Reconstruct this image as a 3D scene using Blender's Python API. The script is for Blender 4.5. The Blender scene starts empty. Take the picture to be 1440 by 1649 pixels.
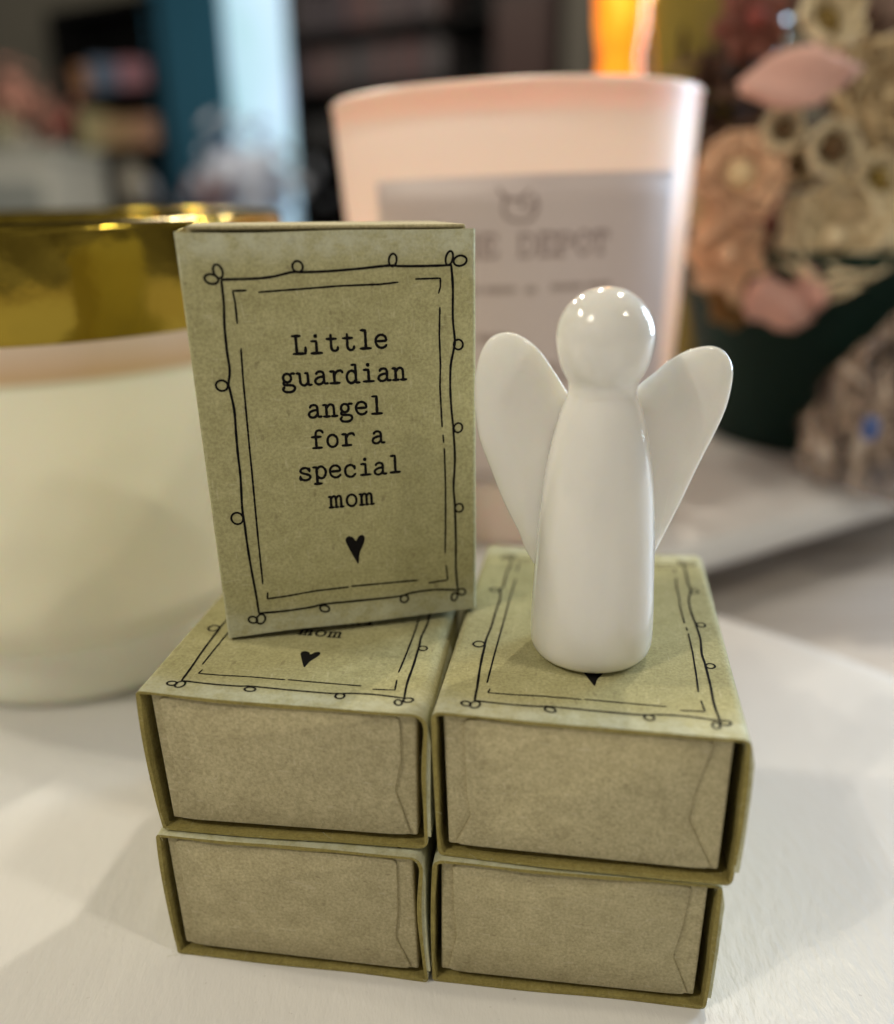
import bpy, bmesh, math, random
from mathutils import Vector, Matrix
random.seed(7)
MM = 0.001
scene = bpy.context.scene
COL = scene.collection

# ------------------------------------------------------------------ camera
PITCH, ROLL, FPX = -0.3458, -0.0129, 1392.3
CAMP = Vector((1.868, -105.472, 108.893))            # millimetres above the white board
_c, _s = math.cos(PITCH), math.sin(PITCH)
FWD = Vector((0, _c, _s)); _u0 = Vector((0, -_s, _c)); _r0 = Vector((1, 0, 0))
_cr, _sr = math.cos(ROLL), math.sin(ROLL)
RT, UP = _cr*_r0 + _sr*_u0, -_sr*_r0 + _cr*_u0
cam_d = bpy.data.cameras.new('camera')
cam = bpy.data.objects.new('camera', cam_d); COL.objects.link(cam); scene.camera = cam
cam.matrix_world = Matrix(((RT.x, UP.x, -FWD.x, CAMP.x*MM), (RT.y, UP.y, -FWD.y, CAMP.y*MM),
                           (RT.z, UP.z, -FWD.z, CAMP.z*MM), (0, 0, 0, 1)))
cam_d.sensor_fit = 'VERTICAL'; cam_d.sensor_height = 36.0; cam_d.lens = 36.0*FPX/1649
cam_d.clip_start = 0.005; cam_d.clip_end = 40
cam_d.dof.use_dof = True; cam_d.dof.focus_distance = 0.1245
cam_d.dof.aperture_fstop = cam_d.lens/4.6
cam_d.dof.aperture_blades = 0

# ------------------------------------------------------------------ world and light
world = bpy.data.worlds.new('World'); scene.world = world; world.use_nodes = True
wn, wl = world.node_tree.nodes, world.node_tree.links
bg = wn['Background']
tc = wn.new('ShaderNodeTexCoord')
sep = wn.new('ShaderNodeSeparateXYZ'); wl.new(tc.outputs['Generated'], sep.inputs[0])
mr = wn.new('ShaderNodeMapRange'); wl.new(sep.outputs['Y'], mr.inputs['Value'])
mr.inputs['From Min'].default_value = -1; mr.inputs['From Max'].default_value = 1
mr.inputs['To Min'].default_value = 1.15; mr.inputs['To Max'].default_value = 0.2
nz = wn.new('ShaderNodeTexNoise'); nz.inputs['Scale'].default_value = 4.5; nz.inputs['Detail'].default_value = 4
wl.new(tc.outputs['Generated'], nz.inputs['Vector'])
cr_ = wn.new('ShaderNodeValToRGB'); wl.new(nz.outputs['Fac'], cr_.inputs[0])
cr_.color_ramp.elements[0].position = .36; cr_.color_ramp.elements[0].color = (.10, .085, .07, 1)
cr_.color_ramp.elements[1].position = .64; cr_.color_ramp.elements[1].color = (.60, .57, .52, 1)
mul = wn.new('ShaderNodeMix'); mul.data_type = 'RGBA'; mul.blend_type = 'MULTIPLY'; mul.inputs['Factor'].default_value = 1
wl.new(cr_.outputs[0], mul.inputs['A']); wl.new(mr.outputs[0], mul.inputs['B'])
wl.new(mul.outputs['Result'], bg.inputs['Color']); bg.inputs['Strength'].default_value = 0.46

def lamp(name, loc, power, color, radius=.03, size=None, aim=None, sizey=None):
    d = bpy.data.lights.new(name, 'AREA' if size else 'POINT')
    d.energy = power; d.color = color
    if size:
        d.shape = 'RECTANGLE'; d.size = size; d.size_y = sizey or size
    else:
        d.shadow_soft_size = radius
    o = bpy.data.objects.new(name, d); COL.objects.link(o); o.location = loc
    if aim is not None:
        o.rotation_euler = (Vector(aim)-Vector(loc)).to_track_quat('-Z', 'Y').to_euler()
    return o
WARM, WARM2, COOL = (1, .91, .72), (1, .92, .76), (.62, .80, 1)
def cluster(c, power, color, n, spread, radius, seed):
    rnd = random.Random(seed)
    for k in range(n):
        p = tuple(q+rnd.uniform(-spread, spread)*(1 if i < 2 else .2) for i, q in enumerate(c)) if k else c
        lamp('ceiling_or_fill_lamp', p, power*(.5 if k == 0 else .5/(n-1)), color, radius)
cluster((-1.00, .20, 1.05), 17.0, WARM, 4, .16, .016, 1)
cluster((-.75, -.50, 1.00), 17.0, WARM2, 4, .13, .014, 2)
cluster((.78, -.42, 1.08), 9.5, WARM2, 3, .12, .016, 3)
lamp('ceiling_or_fill_lamp', (.10, 1.25, .95), 20.0, WARM, .025)
lamp('ceiling_or_fill_lamp', (.55, .80, 1.20), 19.0, WARM2, .022)
lamp('ceiling_or_fill_lamp', (-.5, 2.2, 1.25), 26.0, WARM2, .05)  # added fill lamp, brightens the far end of the room
lamp('ceiling_or_fill_lamp', (-1.0, 3.3, 1.45), 34.0, WARM2, .05)  # added fill lamp near the window, lifts curtain and blossoms
lamp('window_light', (1.50, 1.05, .40), 28.0, COOL, size=.5, sizey=.9, aim=(.02, .02, .06))

scene.view_settings.view_transform = 'Standard'
scene.view_settings.look = 'None'
scene.view_settings.exposure = 0.25; scene.view_settings.gamma = 1
scene.view_settings.use_curve_mapping = False
scene.render.engine = 'CYCLES'
scene.cycles.use_denoising = True
scene.cycles.max_bounces = 8
scene.cycles.sample_clamp_indirect = 4

# ------------------------------------------------------------------ helpers
def at(px, py, Y):
    """point (mm) on the vertical plane y = Y that stands behind photo position px, py"""
    d = FWD + RT*((px-720)/FPX) + UP*((824.5-py)/FPX)
    return CAMP + d*((Y-CAMP.y)/d.y)

def link(name, me, mat, parent=None):
    o = bpy.data.objects.new(name, me); COL.objects.link(o)
    if mat is not None:
        for m in (mat if isinstance(mat, (list, tuple)) else [mat]): me.materials.append(m)
    if parent is not None: o.parent = parent
    return o
def meshobj(name, verts, faces, mat, parent=None, smooth=True, sharp=40):
    me = bpy.data.meshes.new(name)
    me.from_pydata([tuple(c*MM for c in v) for v in verts], [], faces)
    me.validate()
    bm = bmesh.new(); bm.from_mesh(me)
    bmesh.ops.recalc_face_normals(bm, faces=bm.faces)
    if smooth:
        for f in bm.faces: f.smooth = True
        for e in bm.edges:
            if len(e.link_faces) == 2 and e.calc_face_angle(0) > math.radians(sharp): e.smooth = False
    bm.to_mesh(me); bm.free()
    return link(name, me, mat, parent)
def tag(o, label=None, cat=None, group=None, kind=None):
    if label: o['label'] = label
    if cat: o['category'] = cat
    if group: o['group'] = group
    if kind: o['kind'] = kind
    return o
def empty(name, loc=(0, 0, 0), rz=0.0, rot=None):
    o = bpy.data.objects.new(name, None); COL.objects.link(o)
    o.empty_display_size = .01
    o.location = tuple(c*MM for c in loc); o.rotation_euler = rot or (0, 0, rz)
    return o
class MB:
    """collects pieces of ONE mesh, in mm"""
    def __init__(s): s.v = []; s.f = []
    def add(s, vs, fs):
        n = len(s.v); s.v += [tuple(v) for v in vs]; s.f += [tuple(i+n for i in f) for f in fs]; return s
    def box(s, a, b, M=None):
        x0, y0, z0 = a; x1, y1, z1 = b
        vs = [(x0,y0,z0),(x1,y0,z0),(x1,y1,z0),(x0,y1,z0),(x0,y0,z1),(x1,y0,z1),(x1,y1,z1),(x0,y1,z1)]
        if M is not None: vs = [tuple(M @ Vector(v)) for v in vs]
        return s.add(vs, [(0,3,2,1),(4,5,6,7),(0,1,5,4),(1,2,6,5),(2,3,7,6),(3,0,4,7)])
    def tube(s, pts, r, n=6):
        pts = [Vector(p) for p in pts]; rings = []
        for i, p in enumerate(pts):
            t = (pts[min(i+1, len(pts)-1)]-pts[max(i-1, 0)]).normalized()
            a = t.orthogonal().normalized(); b = t.cross(a)
            rr = r(i/(len(pts)-1)) if callable(r) else r
            rings.append([p+a*math.cos(2*math.pi*k/n)*rr+b*math.sin(2*math.pi*k/n)*rr for k in range(n)])
        vs = [v for q in rings for v in q]; fs = []
        for i in range(len(pts)-1):
            for k in range(n):
                fs.append((i*n+k, i*n+(k+1) % n, (i+1)*n+(k+1) % n, (i+1)*n+k))
        fs.append(tuple(range(n))[::-1]); fs.append(tuple((len(pts)-1)*n+k for k in range(n)))
        return s.add(vs, fs)
    def lathe(s, prof, cx=0, cy=0, n=64, wob=None):
        """prof: list of (r, z); r=0 ends close"""
        vs = []; fs = []; idx = []
        for r, z in prof:
            if r <= 1e-6:
                idx.append([len(vs)]); vs.append((cx, cy, z))
            else:
                idx.append(list(range(len(vs), len(vs)+n)))
                for k in range(n):
                    a = 2*math.pi*k/n; q = r*(wob(a, z) if wob else 1)
                    vs.append((cx+q*math.cos(a), cy+q*math.sin(a), z))
        for A, B in zip(idx, idx[1:]):
            for k in range(n):
                k2 = (k+1) % n
                if len(A) == 1 and len(B) == 1: continue
                if len(A) == 1: fs.append((A[0], B[k2], B[k]))
                elif len(B) == 1: fs.append((A[k], A[k2], B[0]))
                else: fs.append((A[k], A[k2], B[k2], B[k]))
        return s.add(vs, fs)
    def build(s, name, mat, parent=None, smooth=True, sharp=40):
        return meshobj(name, s.v, s.f, mat, parent, smooth, sharp)
def catmull(pts, n=6):
    P = [Vector(p) for p in pts]; out = []
    for i in range(len(P)-1):
        p0 = P[i-1] if i else P[0]*2-P[1]; p1, p2 = P[i], P[i+1]
        p3 = P[i+2] if i+2 < len(P) else P[-1]*2-P[-2]
        for k in range(n):
            t = k/n
            out.append(.5*((2*p1)+(-p0+p2)*t+(2*p0-5*p1+4*p2-p3)*t*t+(-p0+3*p1-3*p2+p3)*t**3))
    out.append(P[-1]); return out

# ------------------------------------------------------------------ materials
def mat(name, base=(.5, .5, .5), rough=.5, **kw):
    m = bpy.data.materials.new(name); m.use_nodes = True
    b = m.node_tree.nodes['Principled BSDF']
    b.inputs['Base Color'].default_value = (*base, 1); b.inputs['Roughness'].default_value = rough
    for k, v in kw.items():
        k = k.replace('_', ' ')
        b.inputs[k].default_value = (*v, 1) if isinstance(v, tuple) and len(v) == 3 and 'Radius' not in k else v
    return m
def nodes(m): return m.node_tree.nodes, m.node_tree.links, m.node_tree.nodes['Principled BSDF']
def noise(N, Lk, scale, detail=3, rough=.5, vec=None, stretch=None, rot=None):
    n = N.new('ShaderNodeTexNoise'); n.inputs['Scale'].default_value = scale
    n.inputs['Detail'].default_value = detail; n.inputs['Roughness'].default_value = rough
    t = N.new('ShaderNodeTexCoord'); src = t.outputs['Object']
    oi = N.new('ShaderNodeObjectInfo'); ad = N.new('ShaderNodeVectorMath'); ad.operation = 'ADD'
    Lk.new(src, ad.inputs[0]); Lk.new(oi.outputs['Random'], ad.inputs[1]); src = ad.outputs[0]
    if stretch or rot:
        mp = N.new('ShaderNodeMapping'); Lk.new(src, mp.inputs[0])
        if stretch: mp.inputs['Scale'].default_value = stretch
        if rot: mp.inputs['Rotation'].default_value = rot
        src = mp.outputs[0]
    Lk.new(src, n.inputs['Vector']); return n.outputs['Fac']
def ramp(N, Lk, fac, stops):
    r = N.new('ShaderNodeValToRGB'); Lk.new(fac, r.inputs[0]); e = r.color_ramp.elements
    while len(e) < len(stops): e.new(.5)
    for q, (p, c) in zip(e, stops): q.position = p; q.color = (*c, 1)
    return r.outputs[0]
def mix(N, Lk, fac, a, b, mode='MIX'):
    m = N.new('ShaderNodeMix'); m.data_type = 'RGBA'; m.blend_type = mode
    for s, v in (('Factor', fac), ('A', a), ('B', b)):
        if isinstance(v, (int, float)): m.inputs[s].default_value = v
        elif isinstance(v, tuple): m.inputs[s].default_value = (*v, 1)
        else: Lk.new(v, m.inputs[s])
    return m.outputs['Result']
def bump(N, Lk, b, h, strength, dist):
    n = N.new('ShaderNodeBump'); n.inputs['Strength'].default_value = strength; n.inputs['Distance'].default_value = dist
    Lk.new(h, n.inputs['Height']); Lk.new(n.outputs[0], b.inputs['Normal'])

def kraft(name, dark, light, fleck, pale_edges=False):
    m = mat(name, rough=.86); N, Lk, b = nodes(m)
    b.inputs['Specular IOR Level'].default_value = .25
    c = ramp(N, Lk, noise(N, Lk, 330, 4, .62), [(.30, dark), (.70, light)])
    g = ramp(N, Lk, noise(N, Lk, 2300, 3, .65), [(.32, (.78, .76, .72)), (.66, (1.12, 1.11, 1.08))])
    c = mix(N, Lk, 1.0, c, g, 'MULTIPLY')
    f1 = ramp(N, Lk, noise(N, Lk, 2600, 2, .4, stretch=(1, .16, .5), rot=(.2, .4, .6)), [(.66, (0, 0, 0)), (.73, (1, 1, 1))])
    f2 = ramp(N, Lk, noise(N, Lk, 2600, 2, .4, stretch=(.16, 1, .6), rot=(.5, .1, -.5)), [(.67, (0, 0, 0)), (.74, (1, 1, 1))])
    f3 = ramp(N, Lk, noise(N, Lk, 2200, 2, .4, stretch=(.4, .2, 1), rot=(.3, .2, .2)), [(.69, (0, 0, 0)), (.75, (1, 1, 1))])
    c = mix(N, Lk, f1, c, mix(N, Lk, .30, c, fleck))
    c = mix(N, Lk, f2, c, mix(N, Lk, .28, c, fleck))
    c = mix(N, Lk, f3, c, mix(N, Lk, .28, c, (.09, .06, .03)))
    if pale_edges:  # convex edges mixed paler, broken up by noise
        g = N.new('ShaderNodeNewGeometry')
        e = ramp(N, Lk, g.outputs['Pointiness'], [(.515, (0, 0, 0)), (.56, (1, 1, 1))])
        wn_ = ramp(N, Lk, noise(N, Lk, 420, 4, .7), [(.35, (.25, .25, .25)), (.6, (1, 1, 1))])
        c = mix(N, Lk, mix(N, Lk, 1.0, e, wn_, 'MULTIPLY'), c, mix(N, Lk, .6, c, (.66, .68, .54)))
    Lk.new(c, b.inputs['Base Color'])
    bump(N, Lk, b, noise(N, Lk, 1700, 4, .7), .35, .00012)
    return m
M = {}
M['sleeve'] = kraft('sage_kraft_card', (.395, .372, .192), (.478, .455, .25), (.63, .60, .40), pale_edges=True)
M['tray'] = kraft('grey_kraft_card', (.43, .38, .228), (.53, .475, .295), (.68, .62, .44))
M['inside'] = kraft('yellow_kraft_inside', (.27, .225, .07), (.35, .295, .10), (.46, .40, .2))
M['ink'] = mat('black_ink', (.006, .005, .005), .8, Specular_IOR_Level=.15)
def porcelain():
    m = mat('white_porcelain', (.86, .84, .79), .11); N, Lk, b = nodes(m)
    b.inputs['Coat Weight'].default_value = .5; b.inputs['Coat Roughness'].default_value = .04
    b.inputs['Subsurface Weight'].default_value = .35
    b.inputs['Subsurface Radius'].default_value = (1, .85, .6); b.inputs['Subsurface Scale'].default_value = .0025
    bump(N, Lk, b, noise(N, Lk, 210, 4, .55), .22, .0007)
    return m
M['porcelain'] = porcelain()
def white_board(name, base):
    m = mat(name, base, .34); N, Lk, b = nodes(m)
    c = ramp(N, Lk, noise(N, Lk, 30, 4, .55), [(.3, tuple(x*.95 for x in base)), (.7, base)])
    sp = ramp(N, Lk, noise(N, Lk, 900, 2, .5), [(.72, (0, 0, 0)), (.8, (1, 1, 1))])
    c = mix(N, Lk, sp, c, mix(N, Lk, .3, c, (.2, .15, .1)))
    Lk.new(c, b.inputs['Base Color'])
    bump(N, Lk, b, noise(N, Lk, 700, 3, .6, stretch=(1, .35, 1), rot=(0, 0, .6)), .33, .0005)
    return m
M['board'] = white_board('white_lacquer', (.80, .785, .765))
M['board2'] = white_board('white_enamel', (.76, .75, .74))
def wood():
    m = mat('light_oak', rough=.55); N, Lk, b = nodes(m)
    c = ramp(N, Lk, noise(N, Lk, 60, 5, .6, stretch=(.12, 1.2, 1), rot=(0, 0, .12)), [(.3, (.50, .43, .37)), (.5, (.63, .57, .51)), (.7, (.74, .69, .64))])
    Lk.new(c, b.inputs['Base Color']); return m
M['wood'] = wood()
M['gold'] = mat('polished_gold', (.34, .24, .035), .15, Metallic=1.0)
_N, _L, _b = nodes(M['gold']); bump(_N, _L, _b, noise(_N, _L, 90, 3, .5), .25, .0015)
M['frost'] = mat('frosted_white_glass', (.92, .90, .75), .33, Subsurface_Weight=.3, Subsurface_Scale=.006)
M['frost_base'] = mat('thick_milky_glass', (.92, .90, .75), .24, Subsurface_Weight=.3, Subsurface_Scale=.006)
M['peach_glow'] = mat('painted_peach_glow', (.72, .48, .29), .2)  # glow of the gold band on the glass, painted as peach colour
_N, _L, _b = nodes(M['peach_glow']); _t = _N.new('ShaderNodeTexCoord'); _z = _N.new('ShaderNodeSeparateXYZ'); _L.new(_t.outputs['Object'], _z.inputs[0])
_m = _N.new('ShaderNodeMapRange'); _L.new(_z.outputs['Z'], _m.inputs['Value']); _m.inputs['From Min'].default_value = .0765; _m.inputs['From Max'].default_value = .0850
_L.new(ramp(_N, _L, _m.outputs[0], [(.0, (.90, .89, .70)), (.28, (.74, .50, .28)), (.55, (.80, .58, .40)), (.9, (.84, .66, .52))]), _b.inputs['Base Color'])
M['pink_glass'] = mat('pink_candle_glass', (.92, .75, .66), .4, Subsurface_Weight=.35, Subsurface_Scale=.01, Coat_Weight=.08, Coat_Roughness=.2)
M['pink_rim'] = mat('pale_pink_rim', (.92, .77, .68), .42, Coat_Weight=.0)
M['wax'] = mat('pink_wax', (.85, .62, .48), .5, Subsurface_Weight=.5, Subsurface_Scale=.02)
M['label'] = mat('mauve_paper_label', (.68, .57, .55), .5)
M['label_ink'] = mat('mauve_label_ink', (.33, .235, .225), .6)

# ------------------------------------------------------------------ printed artwork on the boxes (mm; u across, v up)
L, W, H = 58.896, 40.0, 22.883
BORDER = {
'top': [(5.29,52.84),(6.48,52.85),(9.56,52.88),(12.0,53.1),(14.49,53.62),(15.9,53.59),(19.1,53.63),(23.46,53.89),(27.53,54.23),(29.02,54.13),(32.4,54.07),(36.31,54.11)],
'right': [(36.31,54.18),(36.51,51.13),(36.45,46.72),(36.7,43.69),(36.56,42.36),(36.05,39.87),(35.93,36.72),(36.05,33.5),(36.27,31.03),(36.34,29.78),(36.5,25.55),(36.24,21.23),(36.38,18.57),(36.41,17.22),(36.49,12.18),(36.44,7.49),(36.72,3.49)],
'bottom': [(5.09,3.63),(8.94,3.51),(13.07,3.64),(14.54,3.87),(16.42,3.89),(20.65,3.79),(26.7,3.7),(29.35,4.07),(32.9,4.09),(36.72,3.59)],
'left': [(5.21,52.74),(5.18,49.86),(4.92,46.76),(4.86,43.23),(4.92,40.69),(4.54,38.88),(4.63,38.13),(4.9,35.12),(4.78,32.06),(4.69,28.94),(4.66,25.34),(4.41,21.26),(4.38,19.59),(4.44,18.74),(4.49,14.89),(4.65,10.92),(4.87,7.29),(5.01,3.59)]}
DASHES = [[(8.29,51.35),(6.51,51.36)],[(6.51,51.36),(6.65,49.82),(6.62,47.05)],[(9.82,51.1),(15.36,51.37),(20.78,51.66),(26.3,51.73),(28.75,51.96)],
[(31.22,52.33),(34.74,52.36)],[(34.74,52.36),(34.72,51.17),(34.43,50.27)],[(34.59,48.33),(34.44,44.54),(34.52,39.94),(34.38,36.81),(34.6,30.73)],
[(34.71,29.48),(34.81,28.3)],[(34.88,27.37),(34.96,21.35),(34.85,14.66),(34.7,10.29)],[(34.84,8.15),(35.07,5.55)],[(35.07,5.55),(31.95,5.42)],
[(30.16,6.12),(25.5,6.24),(19.53,6.4)],[(19.1,6.31),(14.1,6.31),(9.56,5.98),(6.52,5.88)],[(6.52,5.88),(6.67,6.92)],
[(6.74,43.68),(6.57,39.5),(6.48,34.63),(6.39,29.99),(6.34,26.0),(6.26,21.91),(6.15,16.0),(6.09,8.4)]]
HEART = [(20.72,10.1),(19.87,12.01),(19.22,13.57),(19.14,14.34),(19.62,14.73),(20.3,14.44),(20.68,13.86),(21.17,14.56),(21.76,14.72),(22.07,14.24),(21.85,13.28),(21.19,11.86),(20.9,10.1)]
LOOPS = [(15.25,54.32,.68,.73),(28.12,54.95,.53,.85),(36.05,55.07,.49,.97),(37.59,54.69,.94,.69),(37.21,42.91,.68,.73),(37.06,30.43,.64,.73),(37.07,17.6,.64,.69),(37.35,3.16,.68,.53),(36.12,2.44,.49,.69),(15.11,3.12,.76,.53),(27.86,3.16,.64,.61),(3.99,2.66,.68,.53),(5.2,2.63,.64,.81),(3.63,38.71,.79,.73),(3.5,19.18,.83,.89),(4.91,53.91,.57,.89),(3.96,52.94,.87,.61)]
def E_(cx, cy, rx, ry, a0=0, a1=360, n=14):
    return ('c', [(cx+rx*math.cos(math.radians(a0+(a1-a0)*k/n)), cy+ry*math.sin(math.radians(a0+(a1-a0)*k/n))) for k in range(n+1)])
def l_(*p): return ('l', list(p))
def c_(*p): return ('c', list(p))
GLYPH = {
'l': [l_((.24,1.18),(.54,1.18)), l_((.54,1.2),(.54,0)), l_((.18,.02),(.88,.02))],
'i': [E_(.5,1.1,.045,.045,n=8), l_((.2,.78),(.52,.78)), l_((.52,.8),(.52,0)), l_((.16,.02),(.86,.02))],
'L': [l_((.08,1.13),(.6,1.13)), l_((.32,1.15),(.32,0)), l_((.1,.02),(.86,.02)), l_((.86,0),(.88,.42))],
't': [c_((.44,1.06),(.44,.6),(.44,.24),(.52,.06),(.68,.02),(.82,.1),(.86,.28)), l_((.16,.78),(.78,.78))],
'e': [l_((.18,.42),(.82,.42)), c_((.83,.42),(.79,.65),(.66,.78),(.5,.82),(.32,.77),(.18,.6),(.15,.4),(.22,.16),(.38,.02),(.56,-.01),(.73,.05),(.85,.18))],
'g': [E_(.43,.52,.25,.27), c_((.62,.72),(.74,.79),(.93,.78)), c_((.27,.3),(.18,.2),(.24,.09),(.5,.06),(.74,.03),(.86,-.08),(.84,-.24),(.68,-.36),(.45,-.39),(.22,-.34),(.13,-.2),(.22,-.04))],
'u': [l_((.03,.78),(.24,.78)), c_((.24,.8),(.24,.5),(.25,.2),(.34,.05),(.48,0),(.62,.06),(.74,.2)), l_((.56,.78),(.74,.78)), l_((.74,.8),(.74,.02)), l_((.74,.02),(.97,.02))],
'a': [c_((.22,.64),(.3,.77),(.48,.82),(.64,.76),(.7,.6),(.7,.3),(.71,.12),(.78,.03),(.96,.04)), c_((.7,.48),(.45,.46),(.22,.36),(.14,.2),(.22,.05),(.4,0),(.58,.07),(.7,.22))],
'r': [l_((.1,.78),(.36,.78)), l_((.36,.8),(.36,0)), l_((.08,.02),(.7,.02)), c_((.36,.5),(.48,.7),(.64,.8),(.82,.8),(.92,.66))],
'd': [l_((.46,1.18),(.72,1.18)), l_((.72,1.2),(.72,.02)), l_((.72,.02),(.97,.02)), c_((.72,.6),(.58,.77),(.4,.8),(.22,.66),(.14,.42),(.2,.15),(.36,.01),(.55,.04),(.72,.22))],
'n': [l_((.05,.78),(.26,.78)), l_((.26,.8),(.26,0)), l_((.05,.02),(.47,.02)), c_((.26,.55),(.4,.74),(.55,.8),(.68,.74),(.74,.56),(.74,.02)), l_((.57,.02),(.97,.02))],
'f': [c_((.9,1.0),(.82,1.14),(.64,1.19),(.48,1.12),(.42,.92),(.42,.5),(.42,.0)), l_((.14,.76),(.76,.76)), l_((.17,.02),(.78,.02))],
'o': [E_(.5,.41,.33,.41)],
's': [l_((.79,.55),(.79,.8)), c_((.79,.64),(.65,.79),(.45,.82),(.26,.74),(.21,.6),(.32,.48),(.6,.38),(.79,.28),(.82,.14),(.68,.01),(.45,-.02),(.25,.06),(.17,.2)), l_((.17,.28),(.17,-.01))],
'p': [l_((.03,.78),(.26,.78)), l_((.26,.8),(.26,-.38)), l_((.05,-.37),(.56,-.37)), c_((.26,.6),(.42,.77),(.6,.8),(.78,.66),(.86,.42),(.78,.14),(.62,.0),(.42,.03),(.26,.2))],
'c': [l_((.8,.52),(.8,.76)), c_((.79,.62),(.66,.78),(.48,.82),(.3,.75),(.17,.55),(.17,.3),(.26,.1),(.45,0),(.65,.02),(.85,.2))],
'm': [l_((0,.78),(.15,.78)), l_((.15,.8),(.15,0)), l_((0,.02),(.31,.02)), c_((.15,.6),(.25,.75),(.36,.8),(.46,.74),(.49,.58),(.49,.02)), l_((.4,.02),(.62,.02)), c_((.49,.6),(.59,.75),(.7,.8),(.8,.74),(.83,.58),(.83,.02)), l_((.73,.02),(1.0,.02))],
'T': [l_((.08,1.13),(.92,1.13)), l_((.1,1.13),(.08,.8)), l_((.9,1.13),(.92,.8)), l_((.5,1.13),(.5,0)), l_((.28,.02),(.72,.02))],
'H': [l_((.18,1.13),(.18,0)), l_((.82,1.13),(.82,0)), l_((.18,.6),(.82,.6)), l_((.04,1.13),(.36,1.13)), l_((.64,1.13),(.96,1.13)), l_((.04,.02),(.36,.02)), l_((.64,.02),(.96,.02))],
'E': [l_((.22,1.13),(.22,0)), l_((.06,1.13),(.86,1.13)), l_((.06,.02),(.9,.02)), l_((.22,.6),(.62,.6)), l_((.86,1.13),(.88,.86)), l_((.9,.02),(.92,.3)), l_((.62,.45),(.62,.75))],
'D': [l_((.2,1.13),(.2,0)), c_((.05,1.13),(.5,1.13),(.78,1.0),(.92,.6),(.78,.16),(.5,.02),(.05,.02))],
'P': [l_((.22,1.13),(.22,0)), l_((.05,.02),(.5,.02)), c_((.06,1.13),(.6,1.13),(.85,1.02),(.9,.84),(.82,.64),(.6,.54),(.22,.54))],
'O': [E_(.5,.57,.4,.57, n=18)],
'&': [c_((.92,.1),(.6,.5),(.36,.85),(.45,1.1),(.62,1.05),(.6,.8),(.25,.5),(.12,.22),(.3,.0),(.58,.08),(.86,.5))]}
TEXT = [('Little', 13.54, 27.13, 42.54, 42.95), ('guardian', 11.61, 29.53, 38.11, 38.18), ('angel', 14.9, 25.97, 33.49, 33.43),
        ('for a', 14.95, 25.97, 28.85, 28.89), ('special', 12.84, 28.31, 24.2, 24.19), ('mom', 16.98, 23.91, 19.6, 19.56)]
EM = 2.25
def ribbon(mb, pts, w, fn, jit=.10, curve=True, zoff=0.0):
    """inked line of width w through pts (u, v); fn(u, v, lift) -> 3-D"""
    P = catmull(pts, 5) if (curve and len(pts) > 2) else None
    if P is None:
        P = []
        for a, b in zip(pts, pts[1:]):
            a, b = Vector(a), Vector(b); n = max(2, int((b-a).length/.35))
            P += [a.lerp(b, k/n) for k in range(n)]
        P.append(Vector(pts[-1]))
    lv = []; rv = []
    for i, p in enumerate(P):
        t = P[min(i+1, len(P)-1)]-P[max(i-1, 0)]
        if t.length < 1e-6: t = Vector((1, 0))
        t.normalize(); nrm = Vector((-t.y, t.x))
        h = w/2*(1+random.uniform(-jit, jit))
        end = .72 if i in (0, len(P)-1) else 1
        lv.append(p+nrm*h*end); rv.append(p-nrm*h*end)
    vs = []; fs = []
    t0 = (P[0]-P[1]).normalized()*w*.35; t1 = (P[-1]-P[-2]).normalized()*w*.35
    outline_a = [P[0]+t0]; outline_b = [P[-1]+t1]
    for a, b in zip(lv, rv): vs += [fn(a.x, a.y, zoff), fn(b.x, b.y, zoff)]
    for i in range(len(lv)-1): fs.append((2*i, 2*i+1, 2*i+3, 2*i+2))
    n = len(vs); vs += [fn(*outline_a[0], zoff), fn(*outline_b[0], zoff)]
    fs += [(0, n, 1), (n-2, n-1, n+1)]
    mb.add(vs, [f if True else f for f in fs])
def glyph_run(mb, text, u0, adv, v0, v1, em, w, fn, zo=0.0):
    n = len(text)
    for i, ch in enumerate(text):
        if ch == ' ': continue
        jx, jy = random.uniform(-.03, .03), random.uniform(-.035, .035)
        vv = v0+(v1-v0)*i/max(1, n-1)
        for k, (kind, pts) in enumerate(GLYPH[ch]):
            q = [(u0+i*adv+(x+jx)*em, vv+(y+jy)*em) for x, y in pts]
            ribbon(mb, q, w*(.92 if kind == 'c' else 1), fn, .12, kind == 'c', zo+.002*(k+1))
def print_art(root, fn):
    b = MB(); z = 0
    for k, pts in enumerate(BORDER.values()): ribbon(b, pts, .34, fn, .13, True, .002*k)
    for k, (cx, cy, rx, ry) in enumerate(LOOPS):
        a0 = random.uniform(0, 360); tl = math.radians(random.uniform(-25, 25)); q = []
        for j in range(17):
            a = math.radians(a0+j*360/16*1.03); x, y = rx*math.cos(a), ry*math.sin(a)
            q.append((cx+x*math.cos(tl)-y*math.sin(tl), cy+x*math.sin(tl)+y*math.cos(tl)))
        ribbon(b, q, .30, fn, .12, True, .012+.002*(k % 3))
    for k, pts in enumerate(DASHES): ribbon(b, pts, .26, fn, .16, False, .002*(k % 4))
    b.build('printed_border', M['ink'], root, smooth=False)
    t = MB()
    for txt, a, c, v0, v1 in TEXT:
        glyph_run(t, txt, a, (c-a)/len(txt), v0, v1, EM*.98, .42, fn)
    t.build('printed_text', M['ink'], root, smooth=False)
    h = MB(); P = catmull(HEART, 3)
    vs = [fn(p.x, p.y, 0) for p in P]; ctr = fn(20.65, 13.2, 0)
    vs.append(ctr); n = len(P)
    h.add(vs, [(i, i+1, n) for i in range(n-1)]+[(n-1, 0, n)])
    h.build('printed_heart', M['ink'], root, smooth=False)

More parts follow.
